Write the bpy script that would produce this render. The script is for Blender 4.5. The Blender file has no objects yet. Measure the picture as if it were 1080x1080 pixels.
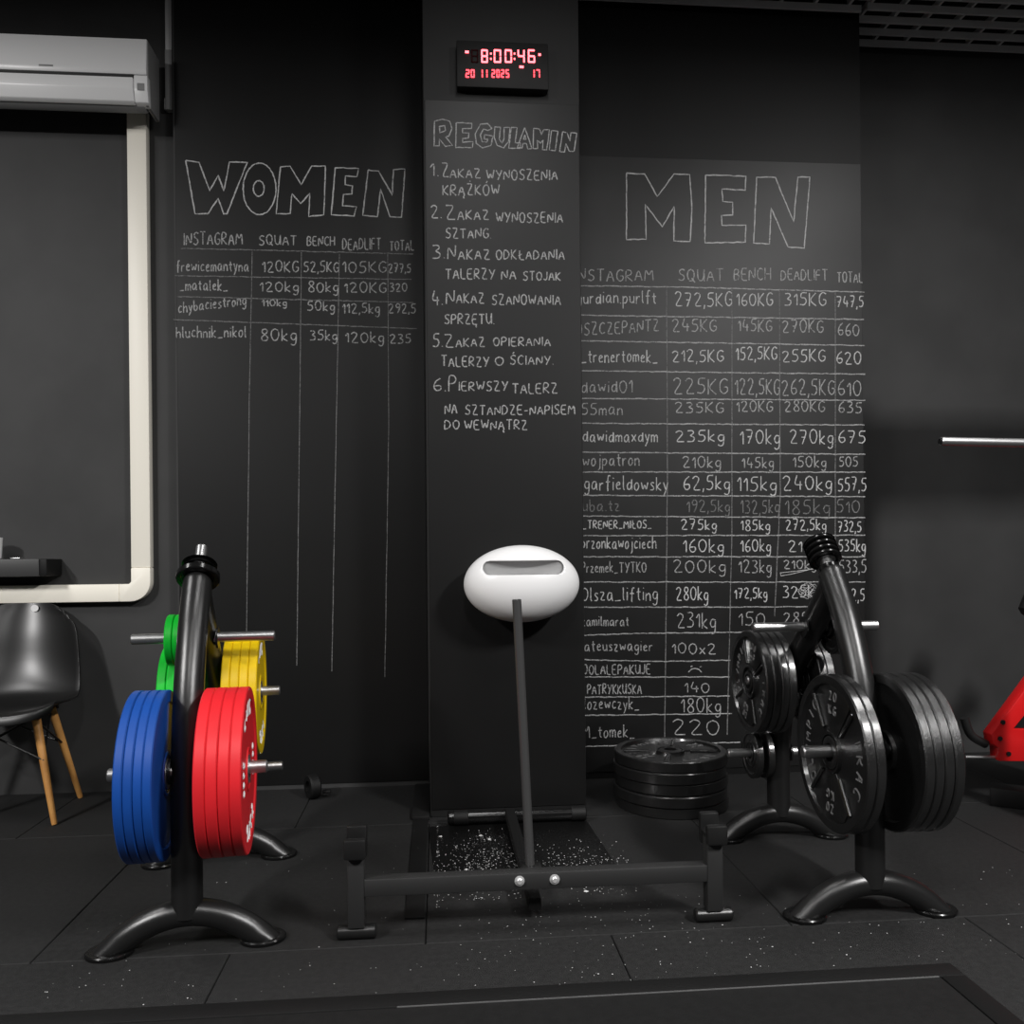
import bpy, bmesh, math, random
from mathutils import Vector, Matrix
random.seed(7)
R = math.radians
S = bpy.context.scene
COL = S.collection
# ------------------------------------------------------------------ camera, world, lights, exposure
H, YAW, ROLL, FPX, HZ = 1.03, R(5.0), R(0.57), 900.0, 580.0
fw = Vector((math.sin(YAW), math.cos(YAW), 0)); rt = Vector((math.cos(YAW), -math.sin(YAW), 0)); up = Vector((0, 0, 1))
r2 = rt*math.cos(ROLL) - up*math.sin(ROLL); u2 = up*math.cos(ROLL) + rt*math.sin(ROLL)
cam_d = bpy.data.cameras.new('camera'); cam = bpy.data.objects.new('camera', cam_d); COL.objects.link(cam)
cam.matrix_world = Matrix(((r2.x, u2.x, -fw.x, 0), (r2.y, u2.y, -fw.y, 0), (r2.z, u2.z, -fw.z, H), (0, 0, 0, 1)))
cam_d.sensor_width = 36; cam_d.lens = 36*FPX/1080; cam_d.shift_y = (HZ-540)/1080; cam_d.clip_start = 0.05
S.camera = cam
w = bpy.data.worlds.new('world'); S.world = w; w.use_nodes = True
w.node_tree.nodes['Background'].inputs[0].default_value = (0.8, 0.85, 1, 1)
w.node_tree.nodes['Background'].inputs[1].default_value = 0.006
S.view_settings.view_transform = 'Standard'; S.view_settings.look = 'None'; S.view_settings.gamma = 1
S.view_settings.use_curve_mapping = False
S.view_settings.exposure = 0.2
def lamp(name, loc, size, power, color=(1, .985, .975), target=None, spread=180):
    d = bpy.data.lights.new(name, 'AREA'); d.shape = 'RECTANGLE'; d.size, d.size_y = size
    d.energy = power; d.color = color; d.spread = R(spread)
    o = bpy.data.objects.new(name, d); COL.objects.link(o); o.location = loc
    if target is not None:
        o.rotation_euler = (Vector(target)-Vector(loc)).to_track_quat('-Z', 'Y').to_euler()
    return o
for nm, x, y, z, p in (('ceiling_lamp_left', -2.6, 1.85, 3.3, 32), ('ceiling_lamp_middle', .25, 1.8, 3.3, 16), ('ceiling_lamp_right', 2.35, 1.9, 3.3, 26),
                       ('ceiling_lamp_rear_left', -3.5, -.8, 3.5, 262), ('ceiling_lamp_rear_middle', 0, -.9, 3.5, 42), ('ceiling_lamp_rear_right', 2.8, -.8, 3.5, 270)):
    lamp(nm, (x, y, z), (.25, 1.1), p)

# ------------------------------------------------------------------ helpers
def lin(c):
    if isinstance(c, (int, float)): c = (c, c, c)
    return tuple((v/255/12.92 if v/255 <= .04045 else ((v/255+.055)/1.055)**2.4) for v in c) + (1,)
def on(px, py, Y):                       # the point of the plane y=Y that the photo shows at px, py
    d = fw + r2*(px-540)/FPX - u2*(py-HZ)/FPX
    return Vector((0, 0, H)) + d*(Y/d.y)
def mat(name, col, rough=.5, metal=0., var=0., vscale=8., bump=0., bscale=200., col2=None, spec=.5, coat=0.):
    m = bpy.data.materials.new(name); m.use_nodes = True; nt = m.node_tree; b = nt.nodes['Principled BSDF']
    b.inputs['Base Color'].default_value = lin(col); b.inputs['Roughness'].default_value = rough
    b.inputs['Metallic'].default_value = metal; b.inputs['Specular IOR Level'].default_value = spec
    b.inputs['Coat Weight'].default_value = coat; b.inputs['Coat Roughness'].default_value = .16
    tc = nt.nodes.new('ShaderNodeTexCoord')
    if var or col2:
        n = nt.nodes.new('ShaderNodeTexNoise'); n.inputs['Scale'].default_value = vscale; n.inputs['Detail'].default_value = 6
        r = nt.nodes.new('ShaderNodeValToRGB')
        a = lin(col); c2 = lin(col2) if col2 else tuple(min(1, v*(1+var)) for v in a[:3]) + (1,)
        c1 = a if col2 else tuple(v*(1-var) for v in a[:3]) + (1,)
        r.color_ramp.elements[0].position = .35; r.color_ramp.elements[1].position = .65
        r.color_ramp.elements[0].color = c1; r.color_ramp.elements[1].color = c2
        nt.links.new(tc.outputs['Object'], n.inputs['Vector']); nt.links.new(n.outputs['Fac'], r.inputs[0])
        nt.links.new(r.outputs[0], b.inputs['Base Color'])
    if bump:
        n = nt.nodes.new('ShaderNodeTexNoise'); n.inputs['Scale'].default_value = bscale; n.inputs['Detail'].default_value = 3
        k = nt.nodes.new('ShaderNodeBump'); k.inputs['Strength'].default_value = bump; k.inputs['Distance'].default_value = .002
        nt.links.new(tc.outputs['Object'], n.inputs['Vector']); nt.links.new(n.outputs['Fac'], k.inputs['Height'])
        nt.links.new(k.outputs[0], b.inputs['Normal'])
    return m
def emit(name, col, strength):
    m = bpy.data.materials.new(name); m.use_nodes = True; b = m.node_tree.nodes['Principled BSDF']
    b.inputs['Base Color'].default_value = (0, 0, 0, 1)
    b.inputs['Emission Color'].default_value = col + (1,); b.inputs['Emission Strength'].default_value = strength
    return m
class MB:                                # collects shapes of ONE mesh object
    def __init__(self): self.bm = bmesh.new()
    def add(self, other, M=None):
        me = bpy.data.meshes.new('tmp'); other.to_mesh(me); other.free()
        if M is not None: me.transform(M)
        self.bm.from_mesh(me); bpy.data.meshes.remove(me); return self
    def box(self, x0, x1, y0, y1, z0, z1, bev=0., M=None, seg=2):
        b = bmesh.new(); bmesh.ops.create_cube(b, size=1)
        for v in b.verts: v.co = Vector((x0+(v.co.x+.5)*(x1-x0), y0+(v.co.y+.5)*(y1-y0), z0+(v.co.z+.5)*(z1-z0)))
        if bev: bmesh.ops.bevel(b, geom=b.edges[:], offset=bev, segments=seg, affect='EDGES', profile=.5)
        return self.add(b, M)
    def tube(self, pts, r, seg=20, cap=True, squash=None):
        pts = [Vector(p) for p in pts]; n = len(pts); rs = r if isinstance(r, (list, tuple)) else [r]*n
        b = bmesh.new(); rings = []; prev = None
        for i, p in enumerate(pts):
            t = (pts[min(i+1, n-1)]-pts[max(i-1, 0)]).normalized()
            if prev is None:
                a = Vector((0, 0, 1)) if abs(t.z) < .9 else Vector((1, 0, 0)); u = t.cross(a).normalized()
            else: u = (prev - t*prev.dot(t)).normalized()
            prev = u; v = t.cross(u)
            rings.append([b.verts.new(p + (u*math.cos(2*math.pi*k/seg) + v*math.sin(2*math.pi*k/seg))*rs[i]) for k in range(seg)])
        for i in range(n-1):
            for k in range(seg): b.faces.new((rings[i][k], rings[i][(k+1) % seg], rings[i+1][(k+1) % seg], rings[i+1][k]))
        if cap: b.faces.new(rings[0][::-1]); b.faces.new(rings[-1])
        bmesh.ops.recalc_face_normals(b, faces=b.faces[:])
        return self.add(b)
    def rod(self, a, c, r, bev=.003, seg=20):
        a, c = Vector(a), Vector(c); t = (c-a).normalized(); e = min(bev, r*.6)
        return self.tube([a, a+t*1e-5, a+t*e, c-t*e, c-t*1e-5, c], [r-e, r-e, r, r, r-e, r-e], seg)
    def lathe(self, prof, seg=72, M=None, closed=True):       # (radius, x) about local X; closed profile loop
        b = bmesh.new(); rings = []
        for r, x in prof: rings.append([b.verts.new((x, r*math.cos(2*math.pi*k/seg), r*math.sin(2*math.pi*k/seg))) for k in range(seg)])
        n = len(prof)
        for i in range(n if closed else n-1):
            for k in range(seg):
                j = (i+1) % n; b.faces.new((rings[i][k], rings[i][(k+1) % seg], rings[j][(k+1) % seg], rings[j][k]))
        bmesh.ops.recalc_face_normals(b, faces=b.faces[:])
        return self.add(b, M)
    def prism(self, pts, d, M=None, bev=0.):                 # polygon (x,y) extruded along z from 0 to d, placed by M
        b = bmesh.new(); f = b.faces.new([b.verts.new((x, y, 0)) for x, y in pts])
        g = bmesh.ops.extrude_face_region(b, geom=[f])
        for v in g['geom']:
            if isinstance(v, bmesh.types.BMVert): v.co.z += d
        bmesh.ops.recalc_face_normals(b, faces=b.faces[:])
        if bev: bmesh.ops.bevel(b, geom=b.edges[:], offset=bev, segments=2, affect='EDGES', profile=.5)
        return self.add(b, M)
    def ribbon(self, pts, wd, th, nrm):                      # chalk stroke: a low ridge lying on the plane with normal nrm
        n = len(pts); L = []; Rr = []; T = []
        for i, p in enumerate(pts):
            t = (pts[min(i+1, n-1)]-pts[max(i-1, 0)])
            if t.length < 1e-7: t = Vector((1, 0, 0))
            s = t.normalized().cross(nrm).normalized()*(wd*random.uniform(.75, 1.2)/2)
            L.append(self.bm.verts.new(p-s)); Rr.append(self.bm.verts.new(p+s)); T.append(self.bm.verts.new(p+nrm*th))
        for i in range(n-1):
            self.bm.faces.new((L[i], T[i], T[i+1], L[i+1])); self.bm.faces.new((T[i], Rr[i], Rr[i+1], T[i+1]))
        return self
    def build(self, name, m, parent=None, smooth=35):
        me = bpy.data.meshes.new(name); self.bm.to_mesh(me); self.bm.free()
        if smooth:
            for p in me.polygons: p.use_smooth = True
            me.set_sharp_from_angle(angle=R(smooth))
        me.materials.append(m); o = bpy.data.objects.new(name, me); COL.objects.link(o)
        if parent: o.parent = parent
        return o
def tag(o, label, cat, group=None, kind=None):
    if label: o['label'] = label
    if cat: o['category'] = cat
    if group: o['group'] = group
    if kind: o['kind'] = kind
    return o
def empty(name, loc, label=None, cat=None, group=None, rz=0):
    o = bpy.data.objects.new(name, None); COL.objects.link(o); o.location = loc; o.rotation_euler.z = rz; o.empty_display_size = .05
    return tag(o, label, cat, group)
def struct(o, label=None): o['kind'] = 'structure'; return tag(o, label, None)
def copy_tree(o, parent=None):
    c = o.copy(); COL.objects.link(c)
    if parent: c.parent = parent
    for ch in [x for x in bpy.data.objects if x.parent == o]: copy_tree(ch, c)
    return c
def smooth_path(pts, n=8):
    pts = [Vector(p) for p in pts]; out = []
    for i in range(len(pts)-1):
        p0 = pts[max(i-1, 0)]; p1 = pts[i]; p2 = pts[i+1]; p3 = pts[min(i+2, len(pts)-1)]
        for k in range(n):
            t = k/n; out.append(.5*((2*p1)+(p2-p0)*t+(2*p0-5*p1+4*p2-p3)*t*t+(3*p1-p0-3*p2+p3)*t**3))
    return out + [pts[-1]]

# ------------------------------------------------------------------ materials
M_wall = mat('black_wall_paint', 56, .6, spec=.3, var=.12, vscale=3, bump=.08, bscale=150)
M_pillar = mat('pillar_paint', 37, .6, spec=.3, var=.08, vscale=3, bump=.08, bscale=150)
M_men_wall = mat('men_wall_paint', 12, .55, spec=.3, var=.12, vscale=3, bump=.08, bscale=150)
M_board = mat('chalkboard_paint', 9, .47, spec=.33, col2=12, vscale=3.5, bump=.05, bscale=220)
M_board_m = mat('chalkboard_paint_smudged', 9, .47, spec=.38, col2=20, vscale=4.5, bump=.05, bscale=220)
M_floor = mat('rubber_floor', 33, .75, spec=.25, var=.18, vscale=60, bump=.5, bscale=350)
M_gap = mat('floor_gap', 12, .9)
M_ceil = mat('dark_ceiling', 20, .9)
M_plat = mat('platform_rubber', 22, .7, spec=.25, var=.15, vscale=50, bump=.4, bscale=350)
M_blackrub = mat('black_rubber', 14, .6, spec=.3, bump=.2, bscale=300)
M_sheet = mat('glossy_black_sheet', 12, .35, bump=.5, bscale=90)
M_black = mat('black_powder_coat', 24, .3, spec=.65, bump=.12, bscale=900)
M_beam = mat('dark_grey_powder_coat', 38, .5, bump=.12, bscale=900)
M_gloss = mat('gloss_black', 16, .2)
M_chrome = mat('brushed_steel', 205, .36, 1.)
M_bolt = mat('zinc_bolt', 225, .35, .6)
M_iron = mat('black_iron', 24, .3, coat=.8, bump=.55, bscale=260, var=.1)
M_letter = mat('worn_iron_letter', 95, .4, bump=.2, bscale=300)
M_white = mat('white_plastic', 236, .3)
M_ac = mat('ac_plastic', 243, .3); M_acd = mat('ac_grey', 140, .45); M_line = mat('ac_dark_gap', 28, .6)
M_cream = mat('cream_trunking', (248, 243, 230), .45)
M_conduit = mat('grey_conduit', 185, .5)
M_shelf = mat('shelf_grey', 56, .5)
M_blue = mat('blue_plate', (16, 68, 146), .4, var=.06); M_red = mat('red_plate', (212, 34, 42), .4, var=.06)
M_yel = mat('yellow_plate', (222, 186, 6), .38, var=.05); M_grn = mat('green_plate', (10, 188, 48), .38, var=.05)
M_wlet = mat('white_lettering', 225, .5)
M_wood = mat('beech_wood', (205, 150, 84), .5, col2=(186, 128, 66), vscale=14)
M_shell = mat('black_chair_shell', 22, .32)
M_mred = mat('red_frame_paint', (212, 24, 26), .32, coat=.3)
M_pad = mat('black_vinyl', 24, .5)
M_led = emit('red_led', (1, .10, .12), 5.0); M_ledoff = mat('led_unlit', (40, 4, 6), .8, spec=.1); M_led2 = emit('red_led_dim', (1, .05, .07), 3.5)
M_slot = mat('slot_grey', 150, .5)
M_flake = mat('chalk_flakes', 200, .9)
def chalk(name, fac, c=190, board=36):
    m = bpy.data.materials.new(name); m.use_nodes = True; nt = m.node_tree; b = nt.nodes['Principled BSDF']; b.inputs['Roughness'].default_value = .95
    tc = nt.nodes.new('ShaderNodeTexCoord'); n = nt.nodes.new('ShaderNodeTexNoise'); n.inputs['Scale'].default_value = 170; n.inputs['Detail'].default_value = 3
    r = nt.nodes.new('ShaderNodeValToRGB'); r.color_ramp.elements[0].position = fac-.13; r.color_ramp.elements[1].position = fac+.1
    r.color_ramp.elements[0].color = lin(board+25); r.color_ramp.elements[1].color = lin(c)
    nt.links.new(tc.outputs['Object'], n.inputs['Vector']); nt.links.new(n.outputs['Fac'], r.inputs[0]); nt.links.new(r.outputs[0], b.inputs['Base Color'])
    return m
M_chalk = chalk('white_chalk', .38); M_chalk2 = chalk('grey_chalk', .42, 165); M_chalk3 = chalk('faint_chalk', .45, 120)

# ------------------------------------------------------------------ the setting
YW, YP, YL, YR_, ZC = 3.78, 3.31, 3.84, 4.03, 3.72
m = MB(); TS = .993; x_seam = {0: .452, 1: -.041}
for row in range(-4, 3):                                    # rubber tiles with thin gaps, laid like bricks
    y0 = 2.25 + row*TS; off = .452 if row % 2 else -.041
    for k in range(-6, 7):
        x0 = off + k*TS
        if x0 < -4.6 or x0 > 4.3: continue
        m.box(x0+.0015, x0+TS-.0015, y0+.0015, min(y0+TS, 4.2)-.0015, -.02, 0, .002, seg=1)
struct(m.build('floor', M_floor), 'dark grey rubber tile floor')
struct(MB().box(-5, 5.3, -1.8, 4.3, -.06, -.0201).build('floor_base', M_gap))
struct(MB().box(-5, 5.3, -1.8, 4.3, ZC, ZC+.1).build('ceiling', M_ceil))
xa, xp0, xp1, xm = -1.113, -.037, .572, 1.963
struct(MB().box(-5, xa, YL, 4.3, 0, ZC).build('wall_left', M_wall), 'black wall behind the air conditioner and chair')
struct(MB().box(xa, xp0, YW, 4.3, 0, ZC).build('wall_back', M_wall), 'black wall section left of the pillar')
struct(MB().box(xp0, xp1, YP, 4.3, 0, ZC, .004).build('wall_pillar', M_pillar), 'black square pillar standing out of the back wall')
struct(MB().box(xp1, xm, YW, 4.3, 0, ZC).build('wall_center', M_men_wall), 'black wall section right of the pillar')
struct(MB().box(xm, 5.3, YR_, 4.3, 0, ZC).build('wall_right', M_wall), 'black recessed wall at the right')
struct(MB().box(-5, -4.9, -1.8, YL, 0, ZC).build('wall_side', M_wall)); struct(MB().box(5.2, 5.3, -1.8, YR_, 0, ZC).build('wall_far_side', M_wall))

# ------------------------------------------------------------------ hand lettering (single-stroke glyphs)
G = {
'A': "0,0 2,6 4,0;.8,2.1 3.2,2.1", 'B': "0,0 0,6 2.4,5.9 3.2,4.7 2.2,3.3 0,3.2;2,3.2 3.6,2.2 3,.3 0,0", 'C': "3.8,5.2 2.2,6.1 .3,4.6 .2,1.6 2,0 3.8,.9",
'D': "0,0 0,6 2.4,5.6 4,3.2 2.8,.7 0,0", 'E': "3.4,6 0,6 0,0 3.6,0;0,3.1 2.8,3.1", 'F': "3.4,6 0,6 0,0;0,3.1 2.8,3.1", 'G': "3.8,5.2 2.2,6.1 .3,4.6 .2,1.4 2,-.1 3.8,1 3.8,2.7 2.2,2.7",
'H': "0,0 0,6;3.8,0 3.8,6;0,3 3.8,3", 'I': ".3,0 .3,6", 'J': "2.6,6 2.6,1.2 1.4,-.1 0,.8", 'K': "0,0 0,6;3.4,6 0,2.7 3.6,0", 'L': "0,6 0,0 3.2,0", 'Ł': "0,6 0,0 3.2,0;-.8,2.4 1.6,3.8",
'M': "0,0 .5,6 2.4,2.4 4.3,6 4.8,0", 'N': "0,0 .2,6 3.8,0 4,6", 'O': "2,6 .3,5 0,2.6 1.2,.1 3,.2 4.1,2.8 3.6,5.2 1.9,6", 'P': "0,0 0,6 2.6,5.8 3.5,4.5 2.6,3 0,2.7",
'Q': "2,6 .3,5 0,2.6 1.2,.1 3,.2 4.1,2.8 3.6,5.2 1.9,6;2.4,1.6 4.4,-.6", 'R': "0,0 0,6 2.6,5.8 3.4,4.5 2.4,3.1 0,2.9 3.7,0", 'S': "3.6,5.4 2,6.1 .4,5 .9,3.5 3,2.7 3.5,1.2 2,-.1 0,.7",
'T': "0,6 4,6;2,6 2,0", 'U': "0,6 .1,1.6 1.6,0 3.2,.8 3.8,6;3.8,6 3.9,0", 'V': "0,6 2,0 4,6", 'W': "0,6 1.3,0 2.6,4.6 3.9,0 5.2,6", 'X': "0,0 3.8,6;0,6 3.8,0",
'Y': "0,6 1.9,3;4,6 1.2,0", 'Z': "0,6 3.8,6 0,0 4,0", 'Ą': "0,0 2,6 4,0;.8,2.1 3.2,2.1;3.8,0 3.2,-1.3 4.2,-1.6", 'Ż': "0,6 3.8,6 0,0 4,0;1.8,7.3 2.1,7.6", 'Ó': "2,6 .3,5 0,2.6 1.2,.1 3,.2 4.1,2.8 3.6,5.2 1.9,6;2,7 2.9,8",
'Ę': "3.4,6 0,6 0,0 3.6,0;0,3.1 2.8,3.1;3.2,0 2.6,-1.3 3.6,-1.6", 'Ś': "3.6,5.4 2,6.1 .4,5 .9,3.5 3,2.7 3.5,1.2 2,-.1 0,.7;1.6,7 2.6,8",
'0': "2,6 .3,5 0,2.6 1.2,.1 3,.2 4.1,2.8 3.6,5.2 1.9,6", '1': "0,3.8 1.6,6 1.6,0", '2': "0,4.9 1.4,6.1 3.2,5.4 3.2,3.9 0,0 4,.1", '3': ".2,5.7 2.4,6 3.3,4.7 1.4,3.3;1.4,3.3 3.6,2.3 3,.2 0,.2",
'4': "3,0 3,3.6;1.4,6 0,2 4,2.1", '5': "3.6,6 .7,6 .4,3.5 2.8,3.6 3.6,1.7 2.2,0 0,.4", '6': "3,6.1 .9,4.6 0,1.8 1.4,-.1 3.4,.8 3.1,2.7 .4,2.4", '7': "0,6 4,6 1.4,0;.9,3 3.1,3",
'8': "2,3.2 .5,4.4 1,5.9 3,5.9 3.4,4.4 2,3.2 .2,1.6 1,0 3.2,.1 3.7,1.7 2,3.2", '9': "3.4,4 1.2,3.2 .2,4.6 1.4,6.1 3.4,5.4 3.4,3 1.6,-.1",
'a': "3,3.4 1.2,3.8 0,1.8 .8,.1 2.4,.7 3,3.6 3,.6 3.6,0", 'b': "0,6.2 .1,.2 2.2,.1 3,2 1.8,3.6 .1,2.4", 'c': "2.8,3.2 1.4,3.8 .1,2 .9,.1 2.8,.7", 'd': "3,3 1.2,3.7 0,1.8 .8,.1 2.6,.6 3,6.2 3.1,0", 'e': "0,1.9 2.7,2.4 1.8,3.8 .2,2.6 .6,.2 2.9,.6",
'f': "2.6,5.8 1.5,6.2 1,4.4 1,-.6;-.2,3.3 2.4,3.4", 'g': "3,3.3 1,3.7 0,1.9 1.2,.3 2.8,1 3,3.6 2.8,-1.6 1.2,-2.2 .2,-1.4", 'h': "0,0 0,6.2;0,2.4 1.8,3.7 2.8,2.8 2.9,0", 'i': ".3,0 .3,3.6;.3,5 .5,5.3", 'j': "1.4,3.6 1.4,-1.6 .2,-2.1;1.4,5 1.6,5.3",
'k': "0,0 0,6.2;2.6,3.7 0,1.6 2.8,0", 'l': ".2,6.2 .2,.6 .9,0", 'm': "0,0 0,3.6;0,2.6 1.2,3.7 1.9,2.8 1.9,0;1.9,2.6 3.2,3.7 3.9,2.8 3.9,0", 'n': "0,0 0,3.6;0,2.4 1.6,3.7 2.6,2.8 2.7,0", 'o': "1.4,3.7 .1,2.6 .3,.5 1.6,0 2.9,1.6 2.4,3.4 1.3,3.7",
'p': "0,3.6 0,-2.2;0,2.6 1.8,3.7 2.9,2.2 1.8,.2 0,.6", 'r': "0,0 0,3.6;0,2.2 1,3.5 2.2,3.4", 's': "2.4,3.3 1,3.7 .3,2.7 2.2,1.5 2,.2 0,.2", 't': ".9,5.4 .9,.6 2,.1;-.2,3.6 2.2,3.7", 'u': "0,3.6 .2,.6 1.6,.1 2.7,1.2;2.7,3.6 2.8,0",
'w': "0,3.6 .9,0 2,3 3.1,0 4,3.6", 'x': "0,0 2.8,3.6;0,3.6 2.8,0", 'y': "0,3.6 1.3,.6;2.7,3.6 1.4,-.4 .2,-2.2", 'z': "0,3.6 2.6,3.6 0,0 2.8,.1", 'v': "0,3.6 1.3,0 2.6,3.6",
',': ".4,.5 0,-1.1", '.': ".1,.05 .35,.35", '_': "0,-.3 3.4,-.1", '-': "0,2.7 2.6,2.8", ':': ".1,1 .3,1.3;.1,4 .3,4.3"}
G = {k: [[tuple(map(float, q.split(','))) for q in s.split()] for s in v.split(';')] for k, v in G.items()}
def chaikin(p, n=2):
    for _ in range(n):
        if len(p) < 3: return p
        q = [p[0]]
        for a, b in zip(p, p[1:]):
            q.append((a[0]*.78+b[0]*.22, a[1]*.78+b[1]*.22)); q.append((a[0]*.22+b[0]*.78, a[1]*.22+b[1]*.78))
        p = q + [p[-1]]
    return p
def layout(txt):                          # strokes in glyph units and the total width
    x = 0; out = []
    for ch in txt:
        if ch == ' ': x += 2.5; continue
        g = G[ch]; wd = max(p[0] for s in g for p in s); lo = min(0, min(p[0] for s in g for p in s))
        jy = random.uniform(-.25, .25); js = random.uniform(.93, 1.06)
        for s in g: out.append(chaikin([(x - lo + p[0], (p[1] + jy)*js) for p in s]))
        x += wd - lo + 1.5
    return out, x-1.5
class Each:                              # every word or line drawn with it becomes a part of its own
    def __init__(self, name, m, parent, label=None): self.a = (name, m, parent, 0); self.label = label
    def done(self, mb): tag(mb.build(*self.a), self.label, None)
class Chalk:
    """writing traced on a wall plane; u,v are photo measurements of that wall converted to the plane"""
    def __init__(self, Y, ox, oy, sc): self.Y, self.ox, self.oy, self.sc = Y, ox, oy, sc
    def P(self, u, v): return on(self.ox+u/self.sc, self.oy+v/self.sc, self.Y)
    def text(self, mb, txt, u0, u1, vb, h, slope=0., wd=.0050):
        if isinstance(mb, Each): b_ = MB(); self.text(b_, txt, u0, u1, vb, h, slope, wd); mb.done(b_); return
        st, wt = layout(txt); a = (u1-u0)/wt; b = h/6.
        for s in st:
            mb.ribbon([self.P(u0+x*a, vb - y*b + (x*a)*slope) for x, y in s], wd, .0008, Vector((0, -1, 0)))
    def line(self, mb, pts, wd=.0050, close=False, jit=1.2):
        if isinstance(mb, Each): b_ = MB(); self.line(b_, pts, wd, close, jit); mb.done(b_); return
        pts = list(pts) + ([pts[0]] if close else []); out = []
        for (a, b), (c, d) in zip(pts, pts[1:]):
            n = max(2, int(math.hypot(c-a, d-b)/14))
            for k in range(n): out.append(self.P(a+(c-a)*k/n+random.uniform(-jit, jit)*.6, b+(d-b)*k/n+random.uniform(-jit, jit)))
        out.append(self.P(*pts[-1])); mb.ribbon(out, wd, .0008, Vector((0, -1, 0)))
def board(name, x0, x1, z0, z1, Y, m, label):
    o = MB().box(x0, x1, Y-.0045, Y-.0004, z0, z1, .001, seg=1).build(name, m); return tag(o, label, 'chalkboard', 'chalkboards on the back wall')
SL = .03
# women
Yb = YW-.0046
b1 = board('chalkboard', -1.105, -.048, .02, 3.70, YW, M_board, 'tall chalkboard left of the pillar headed WOMEN with four table rows')
ck = Chalk(Yb, 170, 150, 3.857)
mb = Each('heading_letter', M_chalk, b1)
for p in ([(100,75),(155,82),(197,198),(232,135),(255,198),(278,80),(350,82),(268,290),(255,293),(232,228),(190,290),(138,292)],
          [(485,100),(525,98),(570,172),(612,97),(668,97),(662,295),(600,302),(605,208),(568,250),(532,208),(525,290),(468,292)],
          [(708,103),(803,107),(796,140),(750,138),(748,172),(778,178),(776,210),(742,212),(738,258),(795,262),(785,300),(692,295)],
          [(842,113),(885,118),(940,215),(945,112),(992,108),(978,305),(930,303),(893,190),(880,303),(820,298)]): ck.line(mb, p, .0055, True)
for (cx, cy, rx, ry) in ((400,190,67,105),(397,188,22,32)):
    ck.line(mb, [(cx+rx*math.cos(t*math.pi/14), cy+ry*math.sin(t*math.pi/14)) for t in range(28)], .0055, True)
mb = Each('column_header', M_chalk2, b1)
for t in (('INSTAGRAM',92,330,417,50),('SQUAT',398,550,418,40),('BENCH',594,705,420,38),('DEADLIFT',738,893,437,45),('TOTAL',930,1028,440,38)): ck.text(mb, *t)
for row in ((('frewicemantyna',62,355,525,46),('120KG',412,558,528,45),('52,5KG',580,722,528,42),('105KG',738,915,530,45),('277,5',925,1015,530,36)),
            (('_matalek_',75,270,603,44),('120kg',402,558,607,40),('80kg',598,720,610,42),('120KG',745,915,612,42),('320',930,1000,607,34)),
            (('chybaciestrong',70,345,695,44,-.12),('110kg',410,510,667,26),('50kg',595,705,685,38),('112,5kg',738,888,695,40),('292,5',925,1035,695,40)),
            (('hluchnik_nikol',62,345,795,46),('80kg',405,550,808,50),('35kg',605,715,805,40),('120kg',750,905,815,42),('235',930,1015,818,36))):
    mb = Each('entry', M_chalk2, b1)
    for t in row: ck.text(mb, *t)
mb = Each('table_line', M_chalk3, b1)
for p in ([(80,432),(370,438),(1025,455)],[(55,543),(1018,558)],[(65,628),(1025,652)],[(50,722),(1040,758)]): ck.line(mb, p, .0042)
k = Chalk(Yb, 0, 0, 1)
for p in ([(266,264),(263,420),(260,668)],[(318,266),(313,702)],[(358,268),(350,708)],[(409,268),(410,450),(406,714)]):
    k.line(mb, [(a, b) for a, b in p], .0036, jit=.25)
# rules on the pillar
zt = on(540, 109, YP).z
b2 = board('chalkboard', xp0+.006, xp1-.003, .03, zt, YP, M_board, 'narrow chalkboard on the pillar headed REGULAMIN listing six rules')
Yb = YP-.0046; ck = Chalk(Yb, 440, 20, 4.5); mb = Each('heading_letter', M_chalk2, b2)
for p in ([(82,485),(120,475),(155,485),(165,520),(150,555),(135,560),(168,600),(135,605),(105,570),(105,603),(80,603)],[(105,510),(130,505),(135,530),(108,540)],
          [(185,492),(260,495),(258,520),(215,520),(215,540),(245,542),(243,565),(215,568),(215,585),(265,582),(262,610),(183,610)],
          [(355,520),(335,497),(300,500),(275,545),(280,590),(310,612),(350,600),(360,555),(320,550),(318,570),(335,572),(330,585),(308,583),(300,550),(315,522),(335,530)],
          [(368,513),(395,513),(390,570),(403,590),(412,570),(412,515),(440,515),(435,580),(410,612),(380,600),(365,560)],
          [(447,515),(475,515),(465,588),(490,588),(488,615),(435,612)],[(510,515),(545,615),(525,617),(518,590),(503,590),(497,612),(475,610)],[(511,550),(516,572),(504,572)],
          [(552,520),(580,522),(590,550),(600,525),(628,525),(615,622),(595,620),(597,575),(585,590),(570,575),(572,615),(550,615)],
          [(637,530),(668,532),(655,625),(627,622)],[(690,535),(712,540),(725,580),(730,540),(757,542),(745,628),(722,628),(705,590),(700,632),(676,630)]): ck.line(mb, p, .0042, True, jit=1.)
c3, c4 = ck, Chalk(Yb, 440, 230, 4.5)
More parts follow.
